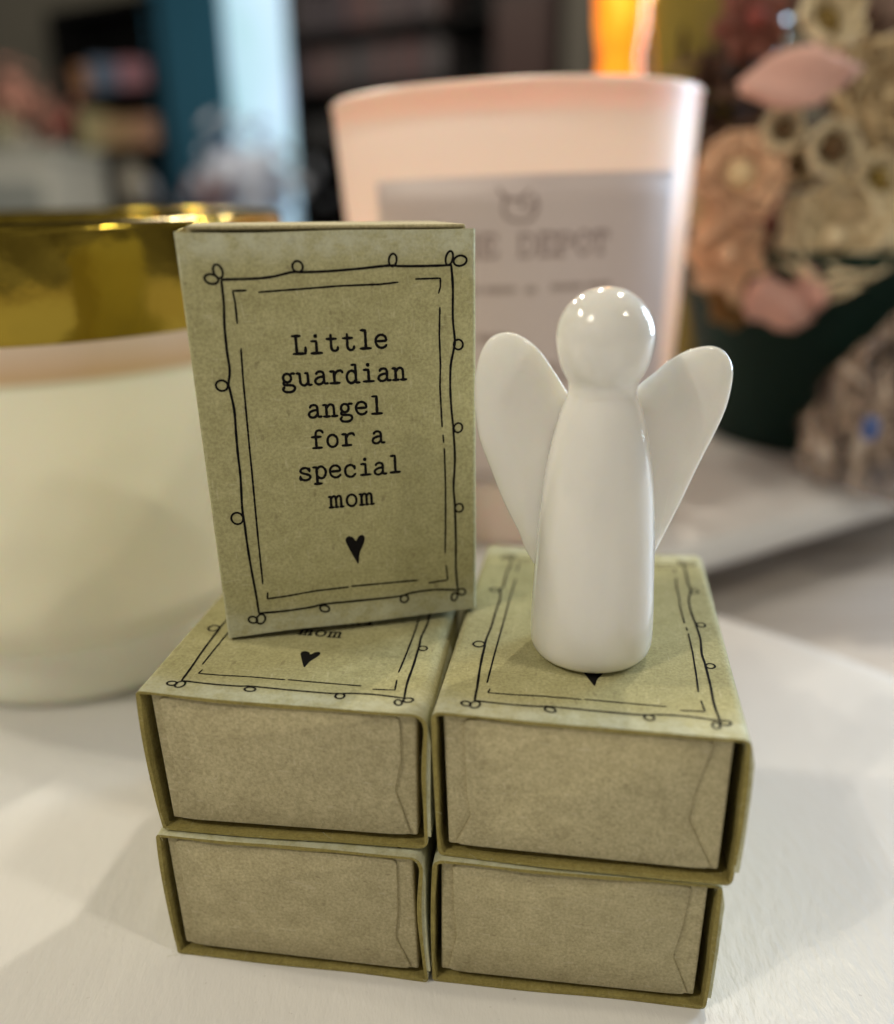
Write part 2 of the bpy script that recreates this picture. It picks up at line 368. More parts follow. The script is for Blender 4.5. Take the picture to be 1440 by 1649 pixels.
# ------------------------------------------------------------------ matchbox: sleeve, side flap, tray, end flap, print
def section(corners, radii, bows, step=2.0):
    """closed outline (u, w) BL -> BR -> TR -> TL with rounded corners and bowed sides"""
    P = [Vector(corners[k]) for k in ('BL', 'BR', 'TR', 'TL')]; out = []
    for i in range(4):
        p, a, b = P[i], P[i-1], P[(i+1) % 4]; r = radii[i]
        d0, d1 = (a-p).normalized(), (b-p).normalized()
        for k in range(7):
            t = k/6; s0, s1 = p+d0*r, p+d1*r
            out.append((1-t)**2*s0+2*t*(1-t)*p+t*t*s1)
        e0 = p+d1*r; e1 = b+(p-b).normalized()*radii[(i+1) % 4]
        n = max(2, int((e1-e0).length/step)); nr = Vector((d1.y, -d1.x))
        for k in range(1, n):
            t = k/n
            out.append(e0.lerp(e1, t)+nr*bows[i]*(4*t*(1-t)))
    return out
def offset(loop, d):
    n = len(loop); out = []
    for i in range(n):
        t = (loop[(i+1) % n]-loop[i-1]); t.normalize()
        out.append(loop[i]+Vector((-t.y, t.x))*d*(1+.2*math.sin(i*.37+d)+.12*math.sin(i*1.1)))
    return out
def matchbox(loc, rz, corners, radii, bows, label, standing=False, seed=0, warp=None, recess=.95, gap=(1.5, 1.3), flapskew=(0, 0), shift=0.0, group='kraft matchboxes with black printing'):
    rnd = random.Random(seed)
    root = empty('matchbox', loc, rz) if not standing else empty('matchbox', loc, rot=(math.pi/2, 0, rz))
    tag(root, label, 'matchbox', group)
    wf = warp or (lambda u, v: (u, v))
    outer = section(corners, radii, bows); inner = offset(outer, .52)
    n = len(outer); NS = 14
    ph = [rnd.uniform(0, 6.28) for _ in range(6)]
    def rim(k, end):       # slightly uneven cut edge
        a = k/n*6.283
        return (.12*math.sin(3*a+ph[0])+.07*math.sin(7*a+ph[1]))*(1 if end == 0 else -1)
    vs = []; fs = []
    for loop in (outer, inner):
        for j in range(NS+1):
            v = L*j/NS
            for k in range(n):
                vv = v+(rim(k, 0) if j == 0 else rim(k, 1) if j == NS else 0)
                uu, v2 = wf(loop[k].x, vv)
                vs.append((uu, v2, loop[k].y+shift))
    off = (NS+1)*n
    for j in range(NS):
        for k in range(n):
            k2 = (k+1) % n
            fs.append((j*n+k, j*n+k2, (j+1)*n+k2, (j+1)*n+k))
            fs.append((off+j*n+k, off+(j+1)*n+k, off+(j+1)*n+k2, off+j*n+k2))
    for k in range(n):
        k2 = (k+1) % n
        fs.append((k, off+k, off+k2, k2)); fs.append((NS*n+k, NS*n+k2, off+NS*n+k2, off+NS*n+k))
    mb = MB().add(vs, fs)
    # stray paper fibres on the cut edge
    for q in range(26):
        k = rnd.randrange(n); p = outer[k].lerp(inner[k], rnd.random())
        end = rnd.random() < .75
        v = rim(k, 0) if end else L+rim(k, 1)
        d = Vector((rnd.uniform(-1, 1), (-1 if end else 1)*rnd.uniform(.1, .8), rnd.uniform(-1, 1))).normalized()*(rnd.uniform(.25, .8) if q > 4 else rnd.uniform(.8, 2.2))
        uu, v2 = wf(p.x, v); a = Vector((uu, v2, p.y+shift)); c2 = a+d*.5+Vector((rnd.uniform(-.1, .1), 0, rnd.uniform(-.1, .1)))
        mb.tube([a-d*.15, c2, a+d], .018, 4)
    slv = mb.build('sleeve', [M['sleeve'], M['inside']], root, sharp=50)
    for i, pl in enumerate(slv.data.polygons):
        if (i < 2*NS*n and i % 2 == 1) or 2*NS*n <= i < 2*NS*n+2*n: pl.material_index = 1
    # glued overlap on the right side of the sleeve
    side = [p for p in outer if p.x > max(q.x for q in outer)-3]
    side = [p for p in outer[7+0:] ]
    br, tr = Vector(corners['BR']), Vector(corners['TR'])
    hgt = (tr-br).length; nrm = Vector(((tr-br).y, -(tr-br).x)).normalized(); dirv = (tr-br).normalized()
    pa = br+dirv*2.1; pb = tr-dirv*radii[2]*.9; bow = bows[1]
    cols = []
    for k in range(9):
        t = k/8; tt = (2.1+(hgt-2.1-radii[2]*.9)*t)/hgt
        base = pa.lerp(pb, t)+nrm*bow*4*tt*(1-tt)
        th = .5 if k < 8 else .05
        cols.append((base-nrm*.2, base+nrm*th))
    vs = []; fs = []
    for j in range(7):
        v = .15+(L-.3)*j/6
        for a, b2 in cols:
            vs += [(*wf(a.x, v), a.y+shift), (*wf(b2.x, v), b2.y+shift)]
            q0 = vs[-2]; q1 = vs[-1]
    m = len(cols)*2
    for j in range(6):
        for k in range(len(cols)-1):
            fs.append((j*m+2*k+1, j*m+2*k+3, (j+1)*m+2*k+3, (j+1)*m+2*k+1))
            fs.append((j*m+2*k, (j+1)*m+2*k, (j+1)*m+2*k+2, j*m+2*k+2))
        fs.append((j*m, j*m+1, (j+1)*m+1, (j+1)*m)); e = m-2
        fs.append((j*m+e, (j+1)*m+e, (j+1)*m+e+1, j*m+e+1))
    for j in (0, 6):
        for k in range(len(cols)-1): fs.append((j*m+2*k, j*m+2*k+2, j*m+2*k+3, j*m+2*k+1))
    MB().add(vs, fs).build('glued_flap', M['sleeve'], root, smooth=False)
    # tray, open on its upper side, sitting in the sleeve
    bl = Vector(corners['BL']); tl = Vector(corners['TL'])
    def q(su, sw):          # bilinear inside the sleeve section
        lo = bl.lerp(br, su); hi = tl.lerp(tr, su); return lo.lerp(hi, sw)
    g0, g1 = gap[0]/W, 1-gap[1]/W; zb, zt = 1.5/H, 1-.8/H
    def tv(su, v, sw, inset=0):
        p = q(su, sw); uu, v2 = wf(p.x, v); return (uu, v2, p.y+shift)
    f0, b0 = (recess, L-.6) if not standing else (1.6, L+.75)
    wu, ww = .7/W, .7/H
    vs = []; fs = []
    for v in (f0, b0):
        vs += [tv(g0, v, zb), tv(g1, v, zb), tv(g1, v, zt), tv(g0, v, zt)]
    for v in (f0+.7, b0-.7):
        vs += [tv(g0+wu, v, zb+ww), tv(g1-wu, v, zb+ww), tv(g1-wu, v, zt), tv(g0+wu, v, zt)]
    fs = [(0,1,2,3),(5,4,7,6),(0,4,5,1),(0,3,7,4),(1,5,6,2),(9,8,11,10),(12,13,14,15),(8,9,13,12),(8,12,15,11),(9,10,14,13),
          (3,2,10,11),(2,6,14,10),(6,7,15,14),(7,3,11,15)]
    tray = MB().add(vs, fs).build('tray', M['tray'], root, smooth=False)
    bv = tray.modifiers.new('soft_edges', 'BEVEL'); bv.width = .35*MM; bv.segments = 3
    # end panel glued over the two folded side tabs (its slanted ends leave the tabs showing)
    a, b2 = flapskew; j0, j1, j2, j3 = (rnd.uniform(-.11, .11) for _ in range(4))
    pts = [(g0+2.9/W+a/W, zt-.004), (g0+(3.1+a)/W, .52+j0), (g0+(3.6+a)/W, .33+j0*.6), (g0+1.0/W, zb+.012), (g1-.9/W, zb+.012), (g1-(3.6+b2+j2*1.5)/W, .36+j1), (g1-(2.9+b2+j3*1.5)/W, .60+j1), (g1-2.3/W, zt-.004)]
    def smooth_pts(P):
        out = []
        for i, p in enumerate(P):
            p = Vector(p); A = Vector(P[i-1]); B = Vector(P[(i+1) % len(P)])
            for t in (.0, .5, 1.0):
                s0 = p.lerp(A, .08); s1 = p.lerp(B, .08)
                out.append((1-t)**2*s0+2*t*(1-t)*p+t*t*s1)
        return out
    if not standing:
        sp = smooth_pts(pts); k = len(sp); vs = []
        for v, ins in ((f0-.02, 0), (f0-.34, 0), (f0-.46, .003)):
            c0 = sum((p for p in sp), Vector((0, 0)))/k
            for p in sp:
                p2 = p.lerp(c0, ins*3); vs.append(tv(p2.x, v+rnd.uniform(-.02, .02), p2.y))
        fs = [tuple(range(2*k, 3*k))]
        for j in range(2):
            for i in range(k): fs.append((j*k+i, j*k+(i+1) % k, (j+1)*k+(i+1) % k, (j+1)*k+i))
        MB().add(vs, fs).build('end_panel', M['tray'], root, sharp=60)
    # printing
    topl = sorted([(p.x, p.y) for p in outer if p.y > (max(q2.y for q2 in outer)-2.5)])
    def fn(u, v, lift):
        w = topl[-1][1]
        for (x0, y0), (x1, y1) in zip(topl, topl[1:]):
            if x0 <= u <= x1 and x1 > x0: w = y0+(y1-y0)*(u-x0)/(x1-x0); break
        uu, v2 = wf(u, v); return (uu, v2, w+.035+lift+shift)
    print_art(root, fn)
    return root
R_ = (1.0, 1.6, 1.7, .8)
matchbox((-41.3955, -2.5948, 0), -.1538, dict(TL=(.11,22.5), TR=(39.7,22.78), BL=(.8,.05), BR=(40.09,.05)), (.7, .9, 2.2, .8), (-.05, -.5, .05, .45),
         'kraft matchbox at the left of the lower layer, standing on the white board', seed=11, gap=(1.2, 1.6), flapskew=(-1.4, -.5), recess=.85)
matchbox((-1.2041, -8.3473, 0), -.1404, dict(TL=(.35,22.42), TR=(39.74,22.25), BL=(.0,.05), BR=(39.37,.05)), (.9, 1.0, 1.0, 1.8), (-.05, .1, -.12, .25),
         'kraft matchbox at the right of the lower layer, frayed flap on its right side', seed=12, gap=(1.2, 1.7), flapskew=(-1.2, 0))
matchbox((-41.15, -2.0027, H), -.136, dict(TL=(-.06,23.27), TR=(40.5,22.35), BL=(.9,-.05), BR=(40.09,.42)), (.7, 1.4, 2.4, .8), (-.03, -.2, -.35, .55),
         'kraft matchbox on the left of the upper layer, with the upright box standing on it', seed=13, gap=(1.5, 1.6), flapskew=(-1.6, -.6))
matchbox((-.3178, -7.7482, H), -.1734, dict(TL=(-.27,23.0), TR=(40.2,22.95), BL=(.3,-.38), BR=(40.0,.12)), (1.2, .9, 1.4, 1.3), (.05, .3, -.25, .1),
         'kraft matchbox on the right of the upper layer, under the white porcelain angel', seed=14, gap=(1.4, 1.9), flapskew=(-.2, 1.0))
_yaw = .2267
def warpS(u, v):
    s, t = u/W, v/L
    du = (-1.14*(1-s)*t + -.51*s*t + .18*(1-s)*(1-t) + -.45*s*(1-t))
    dv = (.46*(1-s)*t + .04*s*t + .16*(1-s)*(1-t) + .55*s*(1-t))
    return (u+du, v+dv-.16)
S0 = Vector((-31.9494, 12.5038, 46.28)); back = Vector((-math.sin(_yaw), math.cos(_yaw), 0))*0
matchbox(tuple(S0), _yaw, dict(TL=(0,0), TR=(40.0,0), BL=(.3,-H+.3), BR=(39.7,-H+.3)), (.9, .9, 1.1, .45), (0, 0, .10, 0),
         'kraft matchbox standing upright on the stack beside the angel, its verse fully readable', standing=True, seed=15, warp=warpS, recess=.9)

# ------------------------------------------------------------------ porcelain angel
ang = empty('angel_figurine', (22.9, 8.8, 45.92)); tag(ang, 'white glazed porcelain angel with round head and two petal wings, standing on the matchboxes', 'figurine')
prof = [(0,0),(6.8,0),(7.6,.12),(8.2,.5),(8.62,1.15),(8.84,2.1),(8.9,3.4),(8.88,5),(8.78,8),(8.6,11),(8.4,15),(8.18,19),(7.85,22.8),(7.46,26.5),(7.15,28.6),(6.8,30.4),(6.45,32.2),(6.0,34.0),(5.5,35.9),(5.0,37.2),(4.62,38.1),(4.5,38.7),(4.56,39.3)]
for k in range(0, 30):
    a = math.radians(-44+k*134/29); prof.append((max(0, 6.42*math.cos(a)), 46.05+(6.3 if a > 0 else 8.6)*math.sin(a)))
prof[-1] = (0, prof[-1][1])
ab = MB().lathe(prof, n=96); body = ab.build('body', M['porcelain'], ang, sharp=180)
def wing(pts):
    P = catmull([(x-.2, z) for x, z in pts], 5)[:-1]; n = len(P)
    c0 = sum(P, Vector((0, 0)))/n; vs = []; fs = []
    rings = [(q, 1.75*(1-(1-min(1, q/.55))**2.6)**.5*(.62+.38*min(1, q/.55))) for q in (0, .008, .03, .07, .13, .2, .3, .42, .56, .7, .85)]
    def y0(p): return 2.7+.004*p.x*p.x
    ids = []
    for sgn in (1, -1):
        for j, (q, h) in enumerate(rings):
            if j == 0 and sgn == -1: ids.append(ids[0]); continue
            ids.append(list(range(len(vs), len(vs)+n)))
            for p in P:
                r = p.lerp(c0, q); vs.append((r.x, y0(r)+sgn*h, r.y))
        c = len(vs); vs.append((c0.x, y0(c0)+sgn*rings[-1][1], c0.y)); ids.append(c)
    half = len(rings)+1
    for s in (0, 1):
        for j in range(len(rings)-1):
            A, B = ids[s*half+j], ids[s*half+j+1]
            for k in range(n): fs.append((A[k], A[(k+1) % n], B[(k+1) % n], B[k]))
        A = ids[s*half+len(rings)-1]; c = ids[s*half+len(rings)]
        for k in range(n): fs.append((A[k], A[(k+1) % n], c))
    return MB().add(vs, fs).build('wing', M['porcelain'], ang, sharp=180)
wing([(-2.2,35.5),(-4.4,38.5),(-6.25,41.34),(-8.41,44.16),(-10.87,45.84),(-12.77,46.17),(-14.66,45.44),(-16.04,43.22),(-16.74,39.72),(-16.81,36.14),(-16.2,31.74),(-14.92,27.98),(-12.68,22.19),(-10.39,17.41),(-9.0,14.0),(-6.5,10.8),(-4.2,14),(-3,24),(-2.2,35.5)])
wing([(3.2,35.5),(5.5,38.72),(7.55,40.46),(9.86,42.36),(12.55,43.61),(15.3,43.96),(17.3,43.14),(18.5,41.38),(18.8,39.26),(18.37,35.68),(17.11,32.04),(15.02,27.21),(12.6,21.06),(9.75,14.31),(8.5,10.6),(6.0,9.6),(4.2,14),(3.4,24),(3.2,35.5)])

# ------------------------------------------------------------------ white boards and wooden table
TZ = -15.0
b1 = MB().lathe([(0,-11),(225,-11),(236,-10),(239.6,-7.5),(240.4,-5),(239.6,-2.2),(236.5,-.4),(232,0),(0,0)], -75, -72, 160)
b1o = b1.build('white_board', M['board'], None, sharp=60); tag(b1o, kind='structure')
b1f = MB().lathe([(0,TZ),(120,TZ),(116,TZ+1.5),(104,-11.5),(0,-11.5)], -75, -72, 96).build('board_foot', M['board'], b1o)
st = empty('serving_tray', (60, 117, 15)); st.rotation_euler.z = math.radians(31)
tag(st, 'long white rounded tray under the pink candle and the flower pot', 'tray')
def rrect(x0, x1, y0, y1, r, n=10):
    out = []
    for cx, cy, a0 in ((x1-r, y0+r, -90), (x1-r, y1-r, 0), (x0+r, y1-r, 90), (x0+r, y0+r, 180)):
        for k in range(n+1):
            a = math.radians(a0+90*k/n); out.append(Vector((cx+r*math.cos(a), cy+r*math.sin(a))))
    return out
tvs = []; tfs = []; tn = 44
for ins, z in ((6, -12), (1.5, -10.5), (.3, -8), (0, -5.5), (.6, -3), (2.2, -1), (4.8, 0)):
    tvs += [(p.x, p.y, z) for p in rrect(-76+ins, 330-ins, ins, 240-ins, 30-ins*.6)]
for j in range(6):
    for k in range(tn): tfs.append((j*tn+k, j*tn+(k+1) % tn, (j+1)*tn+(k+1) % tn, (j+1)*tn+k))
tfs += [tuple(range(tn))[::-1], tuple(range(6*tn, 7*tn))]
MB().add(tvs, tfs).build('tray_plate', M['board2'], st, sharp=75)
for x, y in ((20, 60), (290, 60), (290, 200), (20, 200)):
    MB().lathe([(0,TZ-15),(11,TZ-15),(12,TZ-13.5),(13,-12.3),(0,-12.3)], x, y, 32).build('foot', M['board2'], st, sharp=50)

tb = MB().box((-700,-500,TZ-28), (750,820,TZ)); tbo = tb.build('wooden_table', M['wood'], None, smooth=False); tag(tbo, 'light wooden table top under the round white boards', 'table')
for x, y in ((-640,-440),(690,-440),(-640,760),(690,760)):
    MB().box((x-30,y-30,-900),(x+30,y+30,TZ-28)).build('leg', M['wood'], tbo, smooth=False)

_N, _L, _b = nodes(M['frost']); _t = _N.new('ShaderNodeBsdfTranslucent'); _t.inputs[0].default_value = (.95, .92, .74, 1)
_x = _N.new('ShaderNodeMixShader'); _x.inputs[0].default_value = .25; _o = _N['Material Output']
_L.new(_b.outputs[0], _x.inputs[1]); _L.new(_t.outputs[0], _x.inputs[2]); _L.new(_x.outputs[0], _o.inputs['Surface'])
# ------------------------------------------------------------------ gold banded jar
jar = empty('candle_jar', (-95, 110, .75)); jar.rotation_euler.x = math.radians(1.0); tag(jar, 'white frosted glass candle jar with a wide gold band round its rim', 'candle jar')
MB().lathe([(46.2,15.5),(50,19.2),(53.5,25),(55.6,34),(56.8,50),(57.4,66),(57.55,76.5)], n=128).build('body', M['frost'], jar)
MB().lathe([(0,0),(40,0),(43.5,1.0),(45.0,4),(45.2,9),(45.4,13),(46.1,15.5),(0,15.5)], n=128).build('glass_base', M['frost_base'], jar, sharp=50)
MB().lathe([(57.55,76.5),(57.6,79),(57.65,82),(57.7,84.8)], n=128).build('painted_glow_ring', M['peach_glow'], jar)  # stripe of reflected gold glow, built as a coloured ring
MB().lathe([(57.7,84.8),(57.9,85.3),(58.1,95),(58.3,104.2),(58.0,105.6),(57.1,106.2),(56.1,105.8),(55.8,104.5),(55.5,84)], n=128).build('gold_band', M['gold'], jar, sharp=70)
MB().lathe([(51.5,25),(10,24.4),(0,24.4)], n=96).build('wax', M['frost'], jar)

# ------------------------------------------------------------------ pink candle with its label
can = empty('candle', (25.5, 168, 15.02)); can.rotation_euler = (0, math.radians(-1.3), 0)
tag(can, 'pale pink glass candle with a mauve paper label, behind the angel', 'candle')
CH = 120.8; RT0, RB = 52.2, 45.4
def rc(z): return RB+(RT0-RB)*(z/CH)
cg = [(0,.2),(43,.2),(44.6,1.2),(45.4,3.5)]+[(rc(z), z) for z in (8,30,60,90,114)]
MB().lathe(cg, n=128).build('glass', M['pink_glass'], can, sharp=60)
MB().lathe([(rc(114),114),(rc(116),116),(rc(118),CH-2.5),(RT0+.3,CH-.8),(RT0-.6,CH),(RT0-1.8,CH-.6),(RT0-2.2,CH-3),(rc(114)-2.0,114)], n=128).build('rim', M['pink_glass'], can, sharp=80)
MB().lathe([(rc(45)-.4,45.4),(12,44.4),(0,44.8)], n=96).build('wax', M['wax'], can)
MB().tube([(0,0,44),(.4,0,48),(1.0,.2,51)], .9, 8).build('wick', M['ink'], can)
def flame():
    m = mat('candle_flame', (.8, .4, .1), .5); b = m.node_tree.nodes['Principled BSDF']
    b.inputs['Emission Color'].default_value = (1, .45, .10, 1); b.inputs['Emission Strength'].default_value = 3.0; return m
MB().lathe([(0,51.5),(1.9,54),(2.5,57),(1.8,62),(.6,66),(0,68)], 1, .2, 20).build('flame', flame(), can)
_fl = lamp('flame_light', (.0265, .168, .093), .06, (1, .86, .72), .004)
_m = M['pink_glass']; _N, _L, _b = nodes(_m); _t = _N.new('ShaderNodeBsdfTranslucent'); _t.inputs[0].default_value = (.95, .78, .68, 1)
_x = _N.new('ShaderNodeMixShader'); _x.inputs[0].default_value = .22; _o = _N['Material Output']
_L.new(_b.outputs[0], _x.inputs[1]); _L.new(_t.outputs[0], _x.inputs[2]); _L.new(_x.outputs[0], _o.inputs['Surface'])
def cyl(s, z, lift):      # s = mm along the glass from the label's middle, z = height
    r = rc(z)+lift; a = -math.pi/2+s/rc(z); return (r*math.cos(a), r*math.sin(a), z)
LZ0, LZ1 = 20, 99.6
lv = []; lf = []
for j in range(13):
    for i in range(41):
        lv.append(cyl(-43.5+87*i/40, LZ0+(LZ1-LZ0)*j/12, .25))
for j in range(12):
    for i in range(40): lf.append((j*41+i, j*41+i+1, (j+1)*41+i+1, (j+1)*41+i))
lab = MB().add(lv, lf).build('paper_label', M['label'], can)
lm = lab.modifiers.new('paper', 'SOLIDIFY'); lm.thickness = .2*MM; lm.offset = -1
li = MB(); fnl = lambda u, v, lift: cyl(u, v, .32+lift)
glyph_run(li, 'THE DEPOT', -22.4, 4.75, 80.6, 80.6, 4.6, .85, fnl)
li.build('label_text', M['label_ink'], lab, smooth=False)
fnk = lambda u, v, lift: cyl(u*.78-3.4, 92+(v-92)*.78, .32+lift)
lk = MB()                      # small plant like emblem above the name
ribbon(lk, [(-6,98.2),(-4,95.5),(-1,94.6),(1.5,95.2),(3.8,97.2)][::1], 1.0, fnk)
ribbon(lk, [(-3.5,96),(-4.3,92),(-3,89.2),(1,88.2),(4.5,89),(6,92.5),(5.2,95.5)], 1.1, fnk, zoff=.01)
ribbon(lk, [(1.5,95),(1.4,92.5),(3.5,92),(5.5,93.5)], .8, fnk, zoff=.02)
lk.build('label_emblem', M['label_ink'], lab, smooth=False)
ls = MB()                      # lines of print too blurred to read
for u0, u1, v in ((-24,-13,72.6),(-11.6,-4,72.6),(-1.4,1.0,72.4),(5,13,72.8),(14.5,21,72.7)): ribbon(ls, [(u0,v),(u1,v)], 1.6, fnl, .25, False)
ribbon(ls, [(-14,60.5),(-11,60.2),(-5.5,60.6)], 2.0, fnl, .3, False)
ribbon(ls, [(3,50),(6,53),(9,49),(11,54),(8,56)], 1.5, fnl, .2, True)
ls.build('label_print', mat('faint_label_ink', (.40,.31,.29), .6), lab, smooth=False)

# ------------------------------------------------------------------ bouquet in a dark green pot
def P3(px, py, Y): return at(px, py, Y)
M['petal_cream'] = mat('cream_wood_petal', (.78, .66, .44), .8)
M['petal_tan'] = mat('tan_wood_petal', (.62, .47, .27), .8)
M['petal_pink'] = mat('dusty_pink_petal', (.72, .42, .35), .8)
M['petal_peach'] = mat('peach_petal', (.84, .58, .38), .8)
M['petal_red'] = mat('deep_red_petal', (.24, .055, .045), .8)
M['hole'] = mat('dark_seed_cup', (.10, .055, .02), .9)
M['twig'] = mat('brown_dried_filler', (.085, .042, .026), .9)
M['leaf_dark'] = mat('dark_green_glaze', (.006, .022, .017), .6, Specular_IOR_Level=.15)
bq = empty('flower_pot', tuple(P3(1330, 742, 250))); pz = P3(1330, 742, 250)
pot_c = Vector((158, 250, 15.02)); bq.location = pot_c*MM
tag(bq, 'dark green pot holding dried cream, peach and pink wood flowers', 'potted flowers')
MB().lathe([(0,0),(42,0),(45,2),(51,30),(60,62),(66,74),(64,76),(58,64),(0,60)], n=64).build('pot', M['leaf_dark'], bq, sharp=50)
def flower_mesh(mb, c, r, face, kind, rnd):
    """layered curled petals round an axis that points towards 'face'"""
    c = Vector(c)-pot_c; ax = Vector(face).normalized(); e1 = ax.orthogonal().normalized(); e2 = ax.cross(e1)
    layers = {'rose': [(7, 1.05, .25), (8, .95, .5), (7, .8, .8), (6, .6, 1.0), (5, .42, 1.15), (4, .25, 1.25)], 'cup': [(7, .95, .9), (6, .78, 1.15)], 'open': [(7, 1.05, .2), (7, .85, .4), (6, .6, .7)]}[kind]
    for n, s, up in layers:
        o = rnd.uniform(0, 6.28)
        for k in range(n):
            a = o+2*math.pi*k/n+rnd.uniform(-.15, .15); wd = 2*math.pi/n*.85; vs = []
            for i in range(6):
                t = i/5
                for j in range(5):
                    q = (j/4-.5)*2; aa = a+q*wd*(.35+.65*math.sin(math.pi*min(1, .15+t*.8)))
                    rad = r*s*(math.sin(t*1.9)/math.sin(1.9) if kind != 'open' else t)*(1-.12*q*q)
                    h = r*up*s*(t**1.5)*(1-.18*q*q*t)-r*.35
                    if kind != 'open': h += r*.25*math.sin(t*2.4)
                    rad *= 1+.10*t*math.sin(6*aa+o*3+s*9); h += r*.13*t*math.sin(7*aa+o*5+2*t)+r*.05*math.sin(13*aa+4*t)
                    vs.append(c+(e1*math.cos(aa)+e2*math.sin(aa))*rad+ax*h)
            th = []
            fs = [(i*5+j, i*5+j+1, (i+1)*5+j+1, (i+1)*5+j) for i in range(5) for j in range(4)]
            mb.add(vs, fs)
def flower(name, px, py, Y, rpx, kind, m, face=(0, -1, .35), core=None, lab=None):
    rnd = random.Random(int(px*7+py)); c = P3(px, py, Y); r = rpx/FPX*(c-CAMP).dot(FWD)
    mb = MB(); f = Vector(face)+Vector((rnd.uniform(-.2, .2), 0, rnd.uniform(-.2, .2)))
    flower_mesh(mb, c, r, f, kind, rnd)
    o = mb.build(name, m, bq); sm = o.modifiers.new('petal_thickness', 'SOLIDIFY'); sm.thickness = .5*MM
    if lab: o['label'] = lab
    if core:
        cc = c-pot_c-f.normalized()*(-r*core[1]); s = MB()
        n, k = 10, 6; ax = f.normalized(); vs = []
        s.lathe([(0, -1), (.6, -.8), (.95, -.25), (.95, .25), (.6, .8), (0, 1)], n=14)
        s.v = [tuple(Vector(v)*r*core[0]+cc) for v in s.v]
        s.build('flower_centre', core[2], o)
    return o
flower('wood_flower', 1345, 385, 200, 88, 'rose', M['petal_cream'], (-.2,-1,.5), (.22,.1,M['petal_cream']), 'large cream wood flower low on the right')
flower('wood_flower', 1420, 160, 215, 95, 'rose', M['petal_tan'], (.1,-1,.1), (.22,.1,M['petal_tan']), 'large tan wood flower at the right edge')
flower('wood_flower', 1325, 40, 205, 56, 'cup', M['petal_cream'], (.1,-1,.3), (.45,.05,mat('olive_seed', (.22,.14,.03), .8)), 'cream cup flower at the top')
flower('wood_flower', 1335, 238, 195, 44, 'cup', M['petal_cream'], (.1,-1,.05), (.5,.45,M['hole']), 'cream cup flower with a dark hollow centre')
flower('wood_flower', 1257, 212, 198, 36, 'cup', M['petal_cream'], (-.1,-1,.1), (.45,.45,M['hole']))
flower('wood_flower', 1280, 265, 205, 32, 'cup', M['petal_tan'], (0,-1,0), (.4,.45,M['hole']))
flower('wood_flower', 1190, 285, 200, 66, 'rose', M['petal_peach'], (-.3,-1,.1), (.4,.1,M['petal_tan']), 'peach wood flower beside the candle')
flower('wood_flower', 1400, 300, 205, 48, 'cup', M['petal_cream'], (.2,-1,.3), (.45,.35,mat('mustard_seed', (.24,.16,.03), .8)))
flower('wood_flower', 1170, 410, 205, 62, 'open', M['petal_peach'], (-.2,-1,.2), (.3,.2,M['petal_peach']))
flower('wood_flower', 1185, 480, 215, 45, 'open', mat('brown_petal', (.30,.17,.06), .8), (-.2,-1,0), (.3,.2,M['petal_tan']))
flower('wood_flower', 1235, 355, 215, 50, 'open', M['petal_red'], (0,-1,.1), (.3,.2,M['petal_red']), 'deep red dried flower in the middle')
flower('wood_flower', 1215, 30, 225, 60, 'open', mat('dull_rose_petal', (.26,.10,.075), .8), (0,-1,.1), (.3,.2,M['petal_red']))
flower('wood_flower', 1400, 30, 222, 55, 'open', mat('mauve_brown_petal', (.26,.17,.13), .8), (0,-1,.1), (.3,.2,M['twig']))
flower('wood_flower', 1435, 430, 205, 60, 'open', M['petal_cream'], (.1,-1,.3), (.3,.2,M['petal_tan']))
flower('wood_flower', 1375, 95, 218, 46, 'open', M['petal_peach'], (.1,-1,.1), (.3,.2,M['petal_tan']))
flower('wood_flower', 1145, 330, 210, 40, 'open', M['petal_cream'], (-.3,-1,.2), (.3,.2,M['petal_tan']))
flower('wood_flower', 1270, 470, 220, 60, 'rose', M['petal_tan'], (0,-1,.2), (.4,.1,M['petal_tan']))
def petal(px, py, Y, w, h, rot, m, lab=None):
    c = P3(px, py, Y)-pot_c; k = (P3(px, py, Y)-CAMP).dot(FWD)/FPX; mb = MB(); vs = []
    for i in range(9):
        t = i/8*2-1
        for j in range(9):
            q = j/8*2-1
            x = t*w*k; z = q*h*k*math.sqrt(max(0, 1-t*t*.96))*(1+.13*math.sin(4.3*t+px)+.08*math.sin(9*t+py)); y = -(1-q*q)*h*k*.45+t*t*w*k*.2+h*k*.22*math.sin(3.1*q+2*t+px)+h*k*.12*math.sin(5*t+px*2)
            vs.append((c.x+x*math.cos(rot)-z*math.sin(rot), c.y+y, c.z+x*math.sin(rot)+z*math.cos(rot)))
    mb.add(vs, [(i*9+j, i*9+j+1, (i+1)*9+j+1, (i+1)*9+j) for i in range(8) for j in range(8)])
    o = mb.build('petal', m, bq); sm = o.modifiers.new('petal_thickness', 'SOLIDIFY'); sm.thickness = .6*MM
    if lab: o['label'] = lab
petal(1290, 125, 190, 98, 42, .12, M['petal_pink'], 'long pale pink petal near the top')
petal(1255, 490, 195, 62, 40, -.35, M['petal_pink']); petal(1305, 465, 198, 30, 50, -.3, M['petal_pink'])
petal(1232, 322, 200, 45, 22, 1.0, M['petal_red']); petal(1150, 360, 205, 40, 24, .9, M['petal_peach'])
fl = MB(); rf = random.Random(5)
cc = P3(1320, 250, 262)-pot_c
